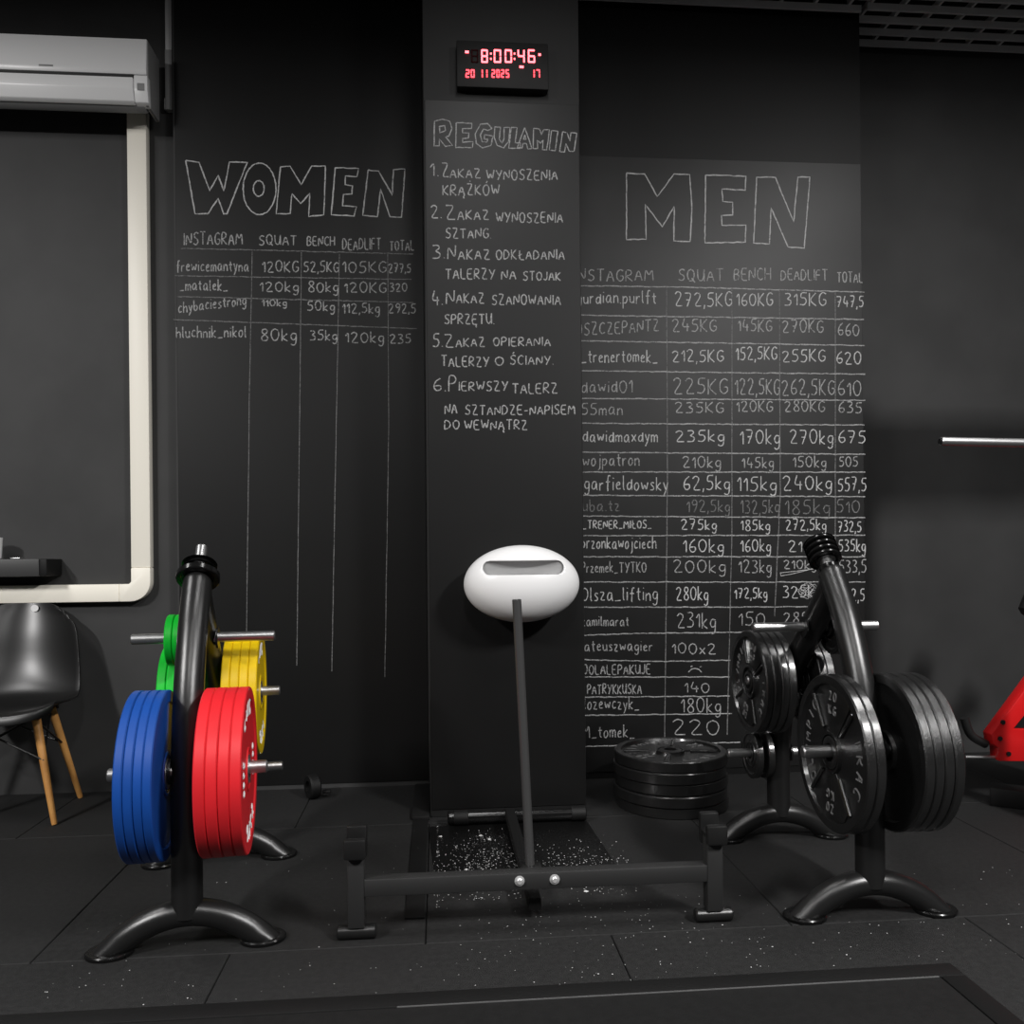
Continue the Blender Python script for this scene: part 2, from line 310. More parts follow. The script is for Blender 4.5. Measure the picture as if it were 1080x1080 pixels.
rules = ([(c3,'1.',62,100,745,65),(c3,'Z',118,150,750,62),(c3,'AKAZ',156,300,753,44),(c3,'WYNOSZENIA',330,665,764,48),(c3,'KRĄŻKÓW',122,390,836,50)],
 [(c3,'2.',65,115,945,60),(c3,'Z',135,180,950,70),(c3,'AKAZ',192,340,952,46),(c3,'WYNOSZENIA',375,690,966,48),(c3,'SZTANG.',135,350,1040,46)],
 [(c4,'3.',72,130,192,68),(c4,'N',145,182,195,62),(c4,'AKAZ',195,345,196,46),(c4,'ODKŁADANIA',375,698,196,44),(c4,'TALERZY',135,368,290,50),(c4,'NA',400,468,292,45),(c4,'STOJAK',503,680,296,42)],
 [(c4,'4.',70,120,415,75),(c4,'N',138,176,406,62),(c4,'AKAZ',186,318,404,46),(c4,'SZANOWANIA',355,680,412,48),(c4,'SPRZĘTU.',130,365,503,48)],
 [(c4,'5.',75,120,610,60),(c4,'Z',130,172,613,64),(c4,'AKAZ',184,320,611,42),(c4,'OPIERANIA',362,632,607,40),(c4,'TALERZY',115,340,704,48),(c4,'O',370,410,700,40),(c4,'ŚCIANY.',442,645,696,42)],
 [(c4,'6.',77,135,822,62),(c4,'P',150,185,824,80),(c4,'IERWSZY',198,430,820,44),(c4,'TALERZ',452,665,832,48),(c4,'NA',132,188,928,48),(c4,'SZTANDZE-NAPISEM',228,748,933,44),(c4,'DO',130,200,1002,42),(c4,'WEWNĄTRZ',225,522,1004,44)])
for r_ in rules:
    mb = Each('rule_word', M_chalk2, b2)
    for t in r_: t[0].text(mb, *t[1:], wd=.0046)
# men
zt = on(760, 169, YW).z
b3 = board('chalkboard', xp1+.002, xm-.002, .03, zt, YW, M_board_m, 'wide chalkboard right of the pillar headed MEN with a long results table')
Yb = YW-.0046; c5, c6, c7 = Chalk(Yb, 600, 160, 3.375), Chalk(Yb, 600, 360, 3.375), Chalk(Yb, 600, 560, 3.375); mb = Each('heading_letter', M_chalk, b3)
for p in ([(205,77),(270,80),(315,160),(375,78),(430,82),(438,200),(432,320),(373,318),(375,195),(332,268),(272,187),(275,312),(205,312)],
          [(487,83),(630,87),(628,137),(545,133),(548,177),(583,180),(583,225),(543,227),(545,262),(630,262),(628,322),(484,325)],
          [(668,90),(735,92),(800,250),(815,90),(858,90),(838,343),(780,340),(720,200),(714,328),(658,325)]): c5.line(mb, p, .0055, True)
mb = Each('column_header', M_chalk2, b3)
for t in (('INSTAGRAM',22,300,460,42),('SQUAT',390,550,460,42),('BENCH',588,718,457,42),('DEADLIFT',755,920,457,38),('TOTAL',955,1045,465,36)): c5.text(mb, *t)
rows = ((c5,M_chalk,('gurdian.purlft',28,310,540,44),('272,5KG',378,580,550,50),('160KG',597,725,548,46),('315KG',768,915,548,46),('747,5',953,1048,553,40)),
 (c5,M_chalk2,('OSZCZEPANTZ',26,320,655,42,-.06),('245KG',368,525,640,44),('145KG',602,722,640,42),('270KG',760,905,643,44),('660',958,1033,655,42)),
 (c5,M_chalk,('_trenertomek_',45,315,750,46),('212,5KG',368,550,748,42),('152,5KG',595,740,740,45),('255KG',760,912,748,42),('620',953,1040,755,44)),
 (c6,M_chalk2,('dawid01',45,225,182,45),('225KG',372,565,188,56),('122,5KG',592,750,190,55),('262,5KG',758,945,192,55),('610',958,1040,193,52)),
 (c6,M_chalk2,('55man',45,190,262,42),('235KG',378,550,255,38),('120KG',597,725,250,38),('280KG',768,910,250,38),('635',960,1042,255,38)),
 (c6,M_chalk,('dawidmaxdym',50,315,358,42),('235kg',380,552,358,42),('170kg',610,750,365,50),('270kg',787,940,365,48),('675',960,1055,362,44)),
 (c6,M_chalk2,('wojpatron',50,250,443,44),('210kg',405,540,450,40),('145kg',617,728,450,38),('150kg',798,915,448,38),('505',962,1028,445,36)),
 (c6,M_chalk,('garfieldowsky',55,352,530,48),('62,5kg',408,572,528,50),('115kg',600,738,532,50),('240kg',762,935,530,50),('557,5',958,1058,532,46)),
 (c6,M_chalk3,('kuba.tz',24,180,605,42),('192,5kg',420,572,608,42),('132,5kg',612,748,612,46),('185kg',770,928,615,52),('510',953,1035,610,46)),
 (c6,M_chalk,('_TRENER_MIŁOS_',50,293,666,28),('275kg',400,525,670,36),('185kg',612,715,673,36),('272,5kg',772,915,672,38),('732,5',958,1040,678,38)),
 (c6,M_chalk,('przonkawojciech',45,310,738,42),('160kg',407,550,750,44),('160kg',612,718,748,42),('215kg',782,920,750,42),('535kg',960,1055,748,42)),
 (c7,M_chalk2,('Przemek_TYTKO',45,275,148,36),('200kg',372,557,148,44),('123kg',605,720,150,44),('210kg',765,880,135,32),('533,5',962,1058,148,44)),
 (c7,M_chalk,('Olsza_lifting',45,315,248,48),('280kg',382,495,247,46),('172,5kg',590,705,240,36),('325kg',762,895,238,42),('722,5',960,1052,248,44)),
 (c7,M_chalk2,('kamilmarat',45,213,338,34),('231kg',385,522,345,52),('150',605,698,338,48),('285',765,850,330,42)),
 (c7,M_chalk2,('mateuszwagier',30,297,428,38),('100x2',368,522,437,38)),
 (c7,M_chalk2,('COOLALEPAKUJE',28,290,510,34),('.',430,440,484,40),('.',462,472,484,40)),
 (c7,M_chalk2,('3',30,55,580,36),('PATRYKKUSKA',66,258,580,34),('140',412,500,575,36)),
 (c7,M_chalk2,('_lozewczyk_',32,250,635,42),('180kg',400,540,645,50)),
 (c7,M_chalk2,('OM_tomek_',22,233,735,44),('220',370,535,725,54)))
for i, r_ in enumerate(rows):
    mb = Each('entry', r_[1], b3)
    for t in r_[2:]: r_[0].text(mb, *t)
    if i == 15: c7.line(mb, [(425,503),(436,492),(450,489),(464,494),(472,503)], jit=.3)
    if i == 12:
        c7.line(mb, [(830+26*math.cos(t*.7)+t, 225+18*math.sin(t*.9+.5)-.7*t) for t in range(46)], .002, jit=.5)
        c7.line(mb, [(880,135),(790,145),(752,150),(755,160),(800,152),(890,128)], .003, jit=.5)
mb = Each('table_line', M_chalk2, b3)
for c, p in ((c5,[(30,477),(400,482),(1052,500)]),(c5,[(30,582),(1050,597)]),(c5,[(30,673),(1053,690)]),(c5,[(30,780),(1055,792)]),(c6,[(30,203),(1055,210)]),(c6,[(30,292),(1052,298)]),
          (c6,[(30,395),(1055,402)]),(c6,[(30,465),(1055,466)]),(c6,[(30,548),(1055,553)]),(c6,[(30,622),(1055,628)]),(c6,[(30,692),(1055,690)]),(c6,[(30,767),(1055,767)]),
          (c7,[(30,182),(1055,182)]),(c7,[(30,272),(910,270)]),(c7,[(30,372),(250,365),(690,360)]),(c7,[(30,458),(345,465),(575,460)]),(c7,[(30,520),(572,520)]),(c7,[(30,592),(572,588)]),
          (c7,[(30,657),(580,650)]),(c7,[(30,768),(610,752)])): c.line(mb, p, .0052)
mb = Each('column_line', M_chalk3, b3); k = Chalk(Yb, 0, 0, 1)
for p in ([(703,303),(704,500),(701,778)],[(772,304),(772,560),(767,775)],[(822,305),(823,520),(817,650)],[(881,307),(881,640)]): k.line(mb, p, .0045, jit=.25)

# ------------------------------------------------------------------ left wall: air conditioner, trunking, conduit, shelf
p0 = on(157, 40, 3.63); p1 = on(150, 118, 3.82); zf = lambda py: on(100, py, 3.62).z-p1.z
zt, zb, xr = p0.z, p1.z, p0.x; hgt = zt-zb; AL = .95
ac = empty('air_conditioner', (xr-AL/2, YL, zb), 'white split air conditioner high on the left wall', 'air conditioner')
def acx(prof, x0, x1): # prof (y,z) local, extruded along x
    return Matrix(((0, 0, 1, x0), (1, 0, 0, 0), (0, 1, 0, 0), (0, 0, 0, 1))), prof, x1-x0
def extr(prof, x0, x1, name, m, parent, bev=.003):
    M, pr, d = acx(prof, x0, x1); b = MB(); b.prism(pr, d, M, bev); return b.build(name, m, parent)
h = hgt
g0, g1, g2 = zf(76.5), zf(80), zf(106)                     # gap between panel and flap, foot of the flap
extr([(0, .035), (0, h-.005), (-.05, h), (-.19, h), (-.2, g1), (-.185, g2), (-.15, g2-.014), (-.05, .002)], -AL/2, AL/2-.026, 'casing', M_acd, ac, .006)
extr([(-.05, h-.001), (-.05, g2), (-.19, g2), (-.2, g1), (-.19, h-.001)], AL/2-.0255, AL/2-.008, 'side_cap', M_acd, ac, .006)
extr([(-.192, g0), (-.195, h-.003), (-.212, h-.006), (-.222, g0+.02), (-.219, g0)], -AL/2-.002, AL/2-.008, 'front_panel', M_ac, ac, .004)
extr([(-.19, g1), (-.222, g1), (-.222, g1-.045), (-.208, g2+.01), (-.19, g2), (-.17, g2+.01)], -AL/2+.02, AL/2-.062, 'louvre_flap', M_ac, ac, .003)
extr([(-.18, g0-.002), (-.216, g0-.002), (-.216, g1-.045), (-.203, g2+.008), (-.17, g2-.004)], AL/2-.0605, AL/2-.006, 'end_cover', M_ac, ac, .003)
e = MB().box(AL/2-.046, AL/2-.018, -.2185, -.215, g1-.05, g1-.022).build('status_display', M_acd, ac)
MB().box(AL/2-.43, AL/2-.375, -.2235, -.2195, g0+.018, g0+.024).build('badge', M_acd, ac)
MB().box(-AL/2+.02, AL/2-.062, -.2165, -.19, g1+.0005, g0-.0005).build('air_gap', M_line, ac)
# trunking: vertical run with a rounded bend into a horizontal run
YT = YL-.035
A = on(137, 400, YT); B = on(157.5, 400, YT); Cc = on(60, 617, YT); Dd = on(60, 635.5, YT)
x0, x1, z1, z0 = A.x, B.x, Cc.z, Dd.z; tw = x1-x0; rr = .085
def trunk(name, pts, parent): # polygon in x,z extruded in -y
    M = Matrix(((1, 0, 0, 0), (0, 0, -1, YL), (0, 1, 0, 0), (0, 0, 0, 1))); return MB().prism(pts, .045, M, .004).build(name, M_cream, parent)
tk = empty('cable_trunking', ((x0+x1)/2, YL, z0), 'cream plastic cable trunking running down the left wall and turning left', 'trunking')
ztop = zb-.001
def loc(pts): return [(x-(x0+x1)/2, z-z0) for x, z in pts]
M_ = Matrix(((1, 0, 0, 0), (0, 0, -1, 0), (0, 1, 0, 0), (0, 0, 0, 1)))
MB().prism(loc([(x0, z1+.07), (x1, z1+.07), (x1, ztop), (x0, ztop)]), .045, M_, .004).build('vertical_run', M_cream, tk)
MB().prism(loc([(-3.2, z0), (x0-.05, z0), (x0-.05, z1), (-3.2, z1)]), .045, M_, .004).build('horizontal_run', M_cream, tk)
arc = [(x1-rr+rr*math.cos(t*math.pi/16), z0+rr-rr*math.sin(t*math.pi/16)) for t in range(9)]
MB().prism(loc([(x0, z1+.0695), (x0, z1+.01), (x0-.01, z1), (x0-.0495, z1), (x0-.0495, z0)] + arc[::-1] + [(x1, z1+.0695)]), .048, M_, .004).build('corner_piece', M_cream, tk)
A = on(175, 60, YL-.02); B = on(182, 60, YL-.02)
cd = empty('conduit', ((A.x+B.x)/2, YL, ztop), 'narrow grey conduit beside the air conditioner going up to the ceiling', 'conduit'); wx = (B.x-A.x)/2
zj = on(178, 54, YL-.02).z-ztop; zl = on(178, 117, YL-.02).z-ztop; zh = on(178, 105, YL-.02).z-ztop
MB().box(-wx, wx, -.03, 0, zj, ZC-ztop-.002, .003).build('upper_run', M_conduit, cd)
MB().box(-wx-.001, wx+.001, -.034, 0, zl, zj, .003).build('lower_run', M_acd, cd)
MB().box(xr+.004-(A.x+B.x)/2, -wx-.0015, -.034, 0, zl, zh, .003).build('elbow', M_acd, cd)
zS0, zS1, xS = on(30, 608, 3.72).z, on(30, 589.5, 3.70).z, on(57, 600, 3.76).x
sh = empty('wall_shelf', (xS-.4, YL, zS0), 'dark grey floating shelf on the left wall above the chair', 'shelf')
MB().box(-.4, .37, -.15, 0, 0, zS1-zS0, .004).build('shelf_board', M_shelf, sh)
MB().box(.3705, .4, -.148, 0, .0, zS1-zS0-.002, .004).build('end_cap', M_blackrub, sh)
o = MB().lathe([(.0, 0), (.03, 0), (.034, .004), (.04, .09), (.037, .09), (.031, .008), (0, .008)], 32, Matrix.Rotation(-math.pi/2, 4, 'Y')).build('cup', M_white)
o.location = (on(-11, 585, 3.72).x, 3.74, zS1); tag(o, 'pale cup on the dark floating shelf at the left edge', 'cup')
o = MB().box(-.02, .02, -.012, .012, 0, .006, .002).build('clip', M_chrome); o.location = (on(16, 588, 3.72).x, 3.73, zS1); tag(o, 'small silver clip lying on the floating shelf', 'clip')

# ------------------------------------------------------------------ clock on the pillar
a = on(482, 91, YP-.045); b = on(578, 46, YP-.045); cw, ch_ = b.x-a.x, b.z-a.z
cl = empty('digital_clock', ((a.x+b.x)/2, YP, a.z), 'black digital wall clock with red numerals high on the pillar', 'clock')
MB().box(-cw/2, cw/2, -.045, 0, 0, ch_, .004).build('casing', M_blackrub, cl)
SEG = {'0': 'abcdef', '1': 'bc', '2': 'abged', '4': 'fgbc', '5': 'afgcd', '6': 'afgedc', '7': 'abc', '8': 'abcdefg'}
def lz(u, v): q = on(440+u/4.5, 20+v/4.5, YP-.0455); return q.x-cl.location.x, q.z-cl.location.z
def seven(mb, chr_, u0, u1, v0, v1, t):
    x0, zt = lz(u0, v0); x1, zb_ = lz(u1, v1); zm = (zt+zb_)/2; g = t*.35
    bx = lambda xa, xb, za, zb2: mb.box(xa, xb, -.0475, -.0452, za, zb2)
    for s in SEG[chr_]:
        if s == 'a': bx(x0+g, x1-g, zt-t, zt)
        if s == 'd': bx(x0+g, x1-g, zb_, zb_+t)
        if s == 'g': bx(x0+g, x1-g, zm-t/2, zm+t/2)
        if s == 'f': bx(x0, x0+t, zm+g, zt-g)
        if s == 'b': bx(x1-t, x1, zm+g, zt-g)
        if s == 'e': bx(x0, x0+t, zb_+g, zm-g)
        if s == 'c': bx(x1-t, x1, zb_+g, zm-g)
for c, u0, u1 in (('8',303,336),('0',363,399),('0',415,450),('4',476,511),('6',525,560)): mb = MB(); seven(mb, c, u0, u1, 145, 209, .0058); mb.build('time_digit', M_led, cl, 0)
for u, v in ((350,165),(350,190),(462,165),(462,190)):
    x, z = lz(u, v); MB().box(x-.003, x+.003, -.0475, -.0452, z-.003, z+.003).build('colon_dot', M_led, cl, 0)
for c, u0, u1 in (('2',229,249),('0',254,273),('1',300,312),('1',322,334),('2',352,370),('0',375,392),('2',397,414),('5',419,437),('1',545,558),('7',564,583)): mb = MB(); seven(mb, c, u0, u1, 240, 279, .0045); mb.build('date_digit', M_led2, cl, 0)
for u, v, du in ((236,157,9),(581,170,6),(495,228,10)):
    x, z = lz(u, v); MB().box(x-du*.0008, x+du*.0008, -.0475, -.0452, z-.004, z+.004).build('dash', M_led, cl, 0)
mb = MB(); seven(mb, '8', 256, 290, 145, 209, .005); mb.build('unlit_digit', M_ledoff, cl, 0)

# ------------------------------------------------------------------ white holder on the pillar
a = on(489, 615, 3.18); b = on(610.5, 615, 3.18); t_ = on(549, 575, 3.18); d_ = on(549, 656, 3.18)
rx, rz = (b.x-a.x)/2, (t_.z-d_.z)/2; cx, cz = (a.x+b.x)/2, (t_.z+d_.z)/2
hd = empty('chalk_holder', (cx, YP, cz), 'white egg-shaped plastic holder with a wide slot, mounted on the pillar', 'holder')
bm_ = bmesh.new(); bmesh.ops.create_uvsphere(bm_, u_segments=96, v_segments=64, radius=1)
s0 = on(505, 600, 3.1); sz0 = on(549, 606.5, 3.06).z-cz; sz1 = on(549, 591.5, 3.06).z-cz; sw = .043*3.45
for v in bm_.verts:
    x, y, z = v.co; sx = x*rx; sz = z*rz*(1 if z > 0 else 1); sy = y*.128
    v.co = (sx, sy, sz)
sh_ = MB(); sh_.add(bm_); shell = sh_.build('shell', M_white, hd, 60); shell.location = (0, -.135, 0)
cut = MB(); hw = (on(592, 599, 3.06).x-on(505, 599, 3.06).x)/2; zc = (sz0+sz1)/2; rh = (sz1-sz0)/2
pts = [(hw-rh+rh*math.cos(t), zc+rh*math.sin(t)) for t in [-math.pi/2+math.pi*i/10 for i in range(11)]] + [(-hw+rh+rh*math.cos(t), zc+rh*math.sin(t)) for t in [math.pi/2+math.pi*i/10 for i in range(11)]]
cut.prism(pts, .17, Matrix(((1, 0, 0, 0), (0, 0, -1, -.135), (0, 1, 0, 0), (0, 0, 0, 1)))); co = cut.build('cutter', M_slot, hd, 0)
bo = shell.modifiers.new('slot', 'BOOLEAN'); bo.operation = 'DIFFERENCE'; bo.object = co; bo.solver = 'EXACT'
dg = bpy.context.evaluated_depsgraph_get(); dg.update()
co.location = (0, 0, 0); bpy.context.view_layer.update(); dg = bpy.context.evaluated_depsgraph_get()
nm = bpy.data.meshes.new_from_object(shell.evaluated_get(dg)); shell.modifiers.clear(); shell.data = nm
bpy.data.objects.remove(co)
pl = MB().prism([(x*.985, (z-zc)*.97+zc) for x, z in pts], .004, Matrix(((1, 0, 0, 0), (0, 0, -1, -.135-.055), (0, 1, 0, 0), (0, 0, 0, 1)))).build('slot_lining', M_slot, hd)
MB().lathe([(0, 0), (.05, 0), (.05, .03), (0, .03)], 32, Matrix.Rotation(math.pi/2, 4, 'Z') @ Matrix.Translation((-.0355, 0, 0))).build('wall_mount', M_white, hd)

# ------------------------------------------------------------------ weight plates
def plate_disc(r, t, hole=.026, rim=.03, rec=.004, b=.0028):      # about local X, from x=0 to x=t, recessed faces
    ri = r-rim
    return [(hole, rec), (hole+.022, rec), (hole+.024, 0.001), (hole+.03, .001), (hole+.032, rec), (ri-.004, rec), (ri, .0), (r-b, 0), (r, b), (r, t-b), (r-b, t), (ri, t), (ri-.004, t-rec), (hole+.032, t-rec), (hole+.03, t-.001), (hole+.024, t-.001), (hole+.022, t-rec), (hole, t-rec)]
def face_marks(e, m, txt, rad, h, a0, da, x, nx, wd=.006):       # letters standing on a face at radius rad, about angle a0
    for i, chh in enumerate(txt):
        mb = MB(); g = G[chh]; gw = max(p[0] for s in g for p in s); a = a0 + (i-(len(txt)-1)/2)*da*(-nx)
        for s in g:
            P = []
            for (px, py) in chaikin(s, 1):
                lx = (px-gw/2)*h/6*.9; ly = rad + (py-3)*h/6; aa = a - nx*lx/rad
                P.append(Vector((x, -ly*math.sin(aa), ly*math.cos(aa))))
            mb.ribbon(P, wd, .0022, Vector((nx, 0, 0)))
        mb.build('letter', m, e, 0)
def disc(name, m, r, t, label, cat, group, hole=.026, rim=.03, rec=.004, marks=None, mm=None, hub=True, nx=1):
    e = empty(name, (0, 0, 0), label, cat, group)
    MB().lathe(plate_disc(r, t, hole, rim, rec), 96).build('disc', m, e)
    if hub: MB().lathe([(hole-.0009, .0005), (hole+.012, .0005), (hole+.012, t-.0005), (hole-.0009, t-.0005)], 40).build('hub_ring', M_chrome if mm is M_wlet else M_iron, e)
    if marks:
        xf = (t-rec) if nx > 0 else rec
        for mk in marks: face_marks(e, mm, *mk, xf, nx)
    return e
def iron_plate(r, t, label, group, nx):                           # cast plate: lipped rim, hourglass panels, ridges, raised letters, on the side nx
    e = empty('iron_plate', (0, 0, 0), label, 'weight plate', group)
    prof = plate_disc(r, t, .026, r*.12, .011, .004); MB().lathe(prof, 96).build('disc', M_iron, e)
    xf = (t-.011) if nx > 0 else .011; q = r/.225
    for sgn in (1, -1):
        mb = MB(); pts = [(.03*q, .052*q), (.1*q, .15*q), (.085*q, .176*q), (.045*q, .192*q), (0, .196*q), (-.045*q, .192*q), (-.085*q, .176*q), (-.1*q, .15*q), (-.03*q, .052*q)]
        M = Matrix(((0, 0, nx, xf-nx*.001), (sgn, 0, 0, 0), (0, sgn, 0, 0), (0, 0, 0, 1))); mb.prism(pts, .0055, M, .0015); mb.build('raised_panel', M_iron, e)
    for sy in (1, -1):
        for sz in (1, -1):
            a = Vector((xf+nx*.004, sy*.052*q, sz*.06*q)); b = Vector((xf+nx*.004, sy*.122*q, sz*.145*q)); MB().rod(a, b, .006*q, .002, 8).build('ridge', M_iron, e)
    MB().lathe([(.0255, xf-nx*.002), (.047*q, xf-nx*.002), (.047*q, xf+nx*.009), (.043*q, xf+nx*.011), (.0255, xf+nx*.011)], 48).build('hub', M_iron, e)
    face_marks(e, M_letter, 'TRAC', .163*q, .04*q, -nx*math.pi/2, .30, xf, nx, .0065); face_marks(e, M_letter, 'OLYMPIC', .163*q, .034*q, nx*math.pi/2, .24, xf, nx, .0058)
    face_marks(e, M_letter, '20', .165*q, .026*q, 0, .17, xf+nx*.0045, nx, .0055); face_marks(e, M_letter, 'KG', .125*q, .026*q, 0, .22, xf+nx*.0045, nx, .0055)
    face_marks(e, M_letter, '20', .165*q, .026*q, math.pi, .17, xf+nx*.0045, nx, .0055); face_marks(e, M_letter, 'KG', .125*q, .026*q, math.pi, .22, xf+nx*.0045, nx, .0055)
    return e

# ------------------------------------------------------------------ plate racks
FRONT = [(-.325, .085), (-.325, .25), (-.32, .435), (-.28, .635), (-.20, .815), (-.125, .925), (-.108, .945)]
REAR = [(.315, .085), (.315, .25), (.29, .42), (.2, .6), (.04, .76), (-.085, .885), (-.125, .93)]
PEGS = [(-.322, .46, 'front'), (.215, .577, 'rear'), (.315, .305, 'low'), (0.005, .777, 'top')]
PIN = (Vector((0, -.098, .955)), Vector((0, -.02, 1.048)))
def rack(loc, rz, label, rl=.205, ll=.205):
    e = empty('plate_rack', loc, label, 'plate rack', 'plate racks', rz)
    MB().tube([(0, y, z) for y, z in map(lambda v: (v.x, v.y), smooth_path([(y, z, 0) for y, z in FRONT]))], .0395, 32).build('front_post', M_black, e)
    MB().tube([(0, v.x, v.y) for v in smooth_path([(y, z, 0) for y, z in REAR])], .0395, 32).build('rear_post', M_black, e)
    for ys in (-.325, .315):
        path = [(.188*(i/12-1), ys, .006+.085*(1-(i/12-1)**2)**.9) for i in range(25)]
        fb = MB(); fb.tube([(-.215, ys, -.02)] + path[1:-1] + [(.215, ys, -.02)], .035, 28)
        for v in fb.bm.verts: v.co.z = max(v.co.z, .003)
        f = fb.build('foot_arch', M_black, e)
        for sx in (-.19, .19):
            pb = MB(); pb.lathe([(0, 0), (.058, 0), (.06, .003), (.06, .009), (.057, .012), (0, .012)], 40, Matrix.Translation((sx, ys, 0)) @ Matrix.Rotation(-math.pi/2, 4, 'Y') @ Matrix.Diagonal((1, .85, 1, 1)))
            pb.build('foot_pad', M_gloss, f)
    for y, z, k in PEGS:
        for sx in (-1, 1):
            L = {'rear': rl, 'low': ll, 'front': .192 if sx < 0 else .205}.get(k, .205)
            p = MB().rod((sx*.02, y, z), (sx*L, y, z), .0152 if k != 'front' else .0165, .003, 24).build('peg', M_chrome, e)
            MB().lathe([(0, .036), (.033, .036), (.033, .042), (0, .042)] if sx > 0 else [(0, -.036), (.033, -.036), (.033, -.042), (0, -.042)], 32, Matrix.Translation((0, y, z))).build('flange', M_black, p)
    MB().tube([PIN[0]+(PIN[1]-PIN[0])*t for t in (-.2, 0, .1, .12)], [.0385, .033, .033, .03], 28).build('top_neck', M_gloss, e)
    MB().rod(PIN[0], PIN[1], .0165, .003, 20).build('top_pin', M_chrome, e)
    return e
def hang(e, rk, x, y, z, rx=0.):                 # put a plate whose local x runs 0..t at local x of the rack
    Mr = Matrix.Translation(rk.location) @ Matrix.Rotation(rk.rotation_euler.z, 4, 'Z')
    p = Mr @ Vector((x, y, z)); e.location = p; e.rotation_euler = (rx, 0, rk.rotation_euler.z); return e
def series(proto, n, rk, x, t, y, z, labels, jit=True):
    for i in range(n):
        e = proto if i == 0 else copy_tree(proto)
        hang(e, rk, x+i*(t+.0006), y+random.uniform(-.002, .002), z-.004+random.uniform(-.0015, 0), random.uniform(0, 6.28) if jit else 0)
        e['label'] = labels[i]
rkL = rack((-.698, 2.622, 0), R(6.6), 'black plate rack on the left loaded with coloured plates')
rkR = rack((1.197, 2.617, 0), R(0), 'black plate rack on the right loaded with black iron plates', .15, .185)
ordn = ['leftmost', 'second from the left', 'third from the left', 'rightmost']
cat = 'weight plate'
g = 'blue plates on the left rack'
series(disc('weight_plate', M_blue, .217, .0212, '', cat, g, mm=M_wlet), 4, rkL, -.130, .0212, -.322, .46, ['large blue plate, %s of the four on the left rack' % o for o in ordn])
g = 'red plates on the left rack'
MK = [('KG', .14, .05, 0, .5), ('25', .14, .055, -2.2, .34), ('KRAD', .165, .035, 1.6, .3), ('A', .165, .03, -1.1, .2), ('RD', .165, .05, 2.6, .3)]
pr_ = disc('weight_plate', M_red, .217, .0275, '', cat, g, mm=M_wlet)
series(pr_, 3, rkL, .048, .0275, -.322, .46, ['large red plate, %s of the four on the left rack' % o for o in ordn[:3]])
series(disc('weight_plate', M_red, .217, .0275, '', cat, g, marks=[('25KG', .165, .045, .15, .28), ('25KG', .165, .045, .15+math.pi, .28), ('OOOO', .12, .02, math.pi/2, .2), ('OOOO', .12, .02, -math.pi/2, .2)], mm=M_wlet), 1, rkL, .048+3*.0281, .0275, -.322, .46, ['large red plate with white lettering, rightmost of the four reds'], False)
g = 'yellow plates on the left rack'
series(disc('weight_plate', M_yel, .197, .026, '', cat, g, mm=M_wlet), 3, rkL, .042, .026, .215, .577, ['yellow plate, %s of the four behind the red plates' % o for o in ordn[:3]])
series(disc('weight_plate', M_yel, .197, .026, '', cat, g, marks=[('15KG', .145, .045, .15, .3), ('15KG', .145, .045, .15+math.pi, .3)], mm=M_wlet), 1, rkL, .042+3*.0266, .026, .215, .577, ['yellow plate with white lettering, rightmost of the four behind the red plates'], False)
g = 'green plates on the left rack'
series(disc('weight_plate', M_grn, .1625, .026, '', cat, g, mm=M_wlet), 2, rkL, -.148, .026, .215, .577, ['middle-sized green plate behind the blue plates, left one of the pair', 'middle-sized green plate behind the blue plates, right one of the pair'])
series(disc('weight_plate', M_grn, .076, .022, '', cat, 'small green plates on the top peg', rim=.02, mm=M_wlet, hole=.017), 2, rkL, -.101, .022, .005, .777, ['small green plate on the top left peg, outer of the two', 'small green plate on the top left peg, inner of the two'])
# on the top pins: plates whose axis follows the pin
def on_pin(e, rk, s):
    d = (PIN[1]-PIN[0]).normalized(); Mr = Matrix.Rotation(rk.rotation_euler.z, 4, 'Z')
    e.location = Matrix.Translation(rk.location) @ Mr @ (PIN[0]+d*s); dd = Mr @ d
    q = dd.to_track_quat('X', 'Z'); e.rotation_euler = q.to_euler()
g = 'tiny black plates on the rack tops'
e = disc('weight_plate', M_gloss, .06, .02, 'thin wide black disc on the top pin of the left rack', cat, g, hole=.0175, rim=.012, rec=.003); on_pin(e, rkL, -.004)
e = disc('weight_plate', M_gloss, .036, .022, 'narrow black disc topmost on the pin of the left rack', cat, g, hole=.0175, rim=.008, rec=.002); on_pin(e, rkL, .031)
pr_ = disc('weight_plate', M_gloss, .047, .0145, '', cat, g, hole=.0175, rim=.01, rec=.003)
for i, o in enumerate(('lowest', 'second from the bottom', 'third from the bottom', 'uppermost')):
    e = pr_ if i == 0 else copy_tree(pr_); on_pin(e, rkR, .04+i*.0205); e['label'] = 'tiny glossy black plate on the right rack top pin, %s of four' % o
g = 'black iron plates on the right rack'
pl = iron_plate(.217, .026, 'large black iron plate with raised letters facing left, front left peg, outer', g, -1); hang(pl, rkR, -.114, -.322, .456, R(4))
e = copy_tree(pl); hang(e, rkR, -.0875, -.321, .455, 1.0); e['label'] = 'large black iron plate on the front left peg, inner of two'
pl = iron_plate(.217, .0265, '', g, 1)
for i, o in enumerate(ordn):
    e = pl if i == 0 else copy_tree(pl); hang(e, rkR, .041+i*.0268, -.322+random.uniform(-.002, .002), .455, i*1.3); e['label'] = 'large black iron plate on the front right peg, %s of four' % o
pl = iron_plate(.174, .0255, '', g, -1)
for i, o in enumerate(ordn):
    e = pl if i == 0 else copy_tree(pl); hang(e, rkR, -.147+i*.026, .215, .573, R(20)+i*1.1); e['label'] = 'black iron plate on the upper rear left peg, %s of four' % o
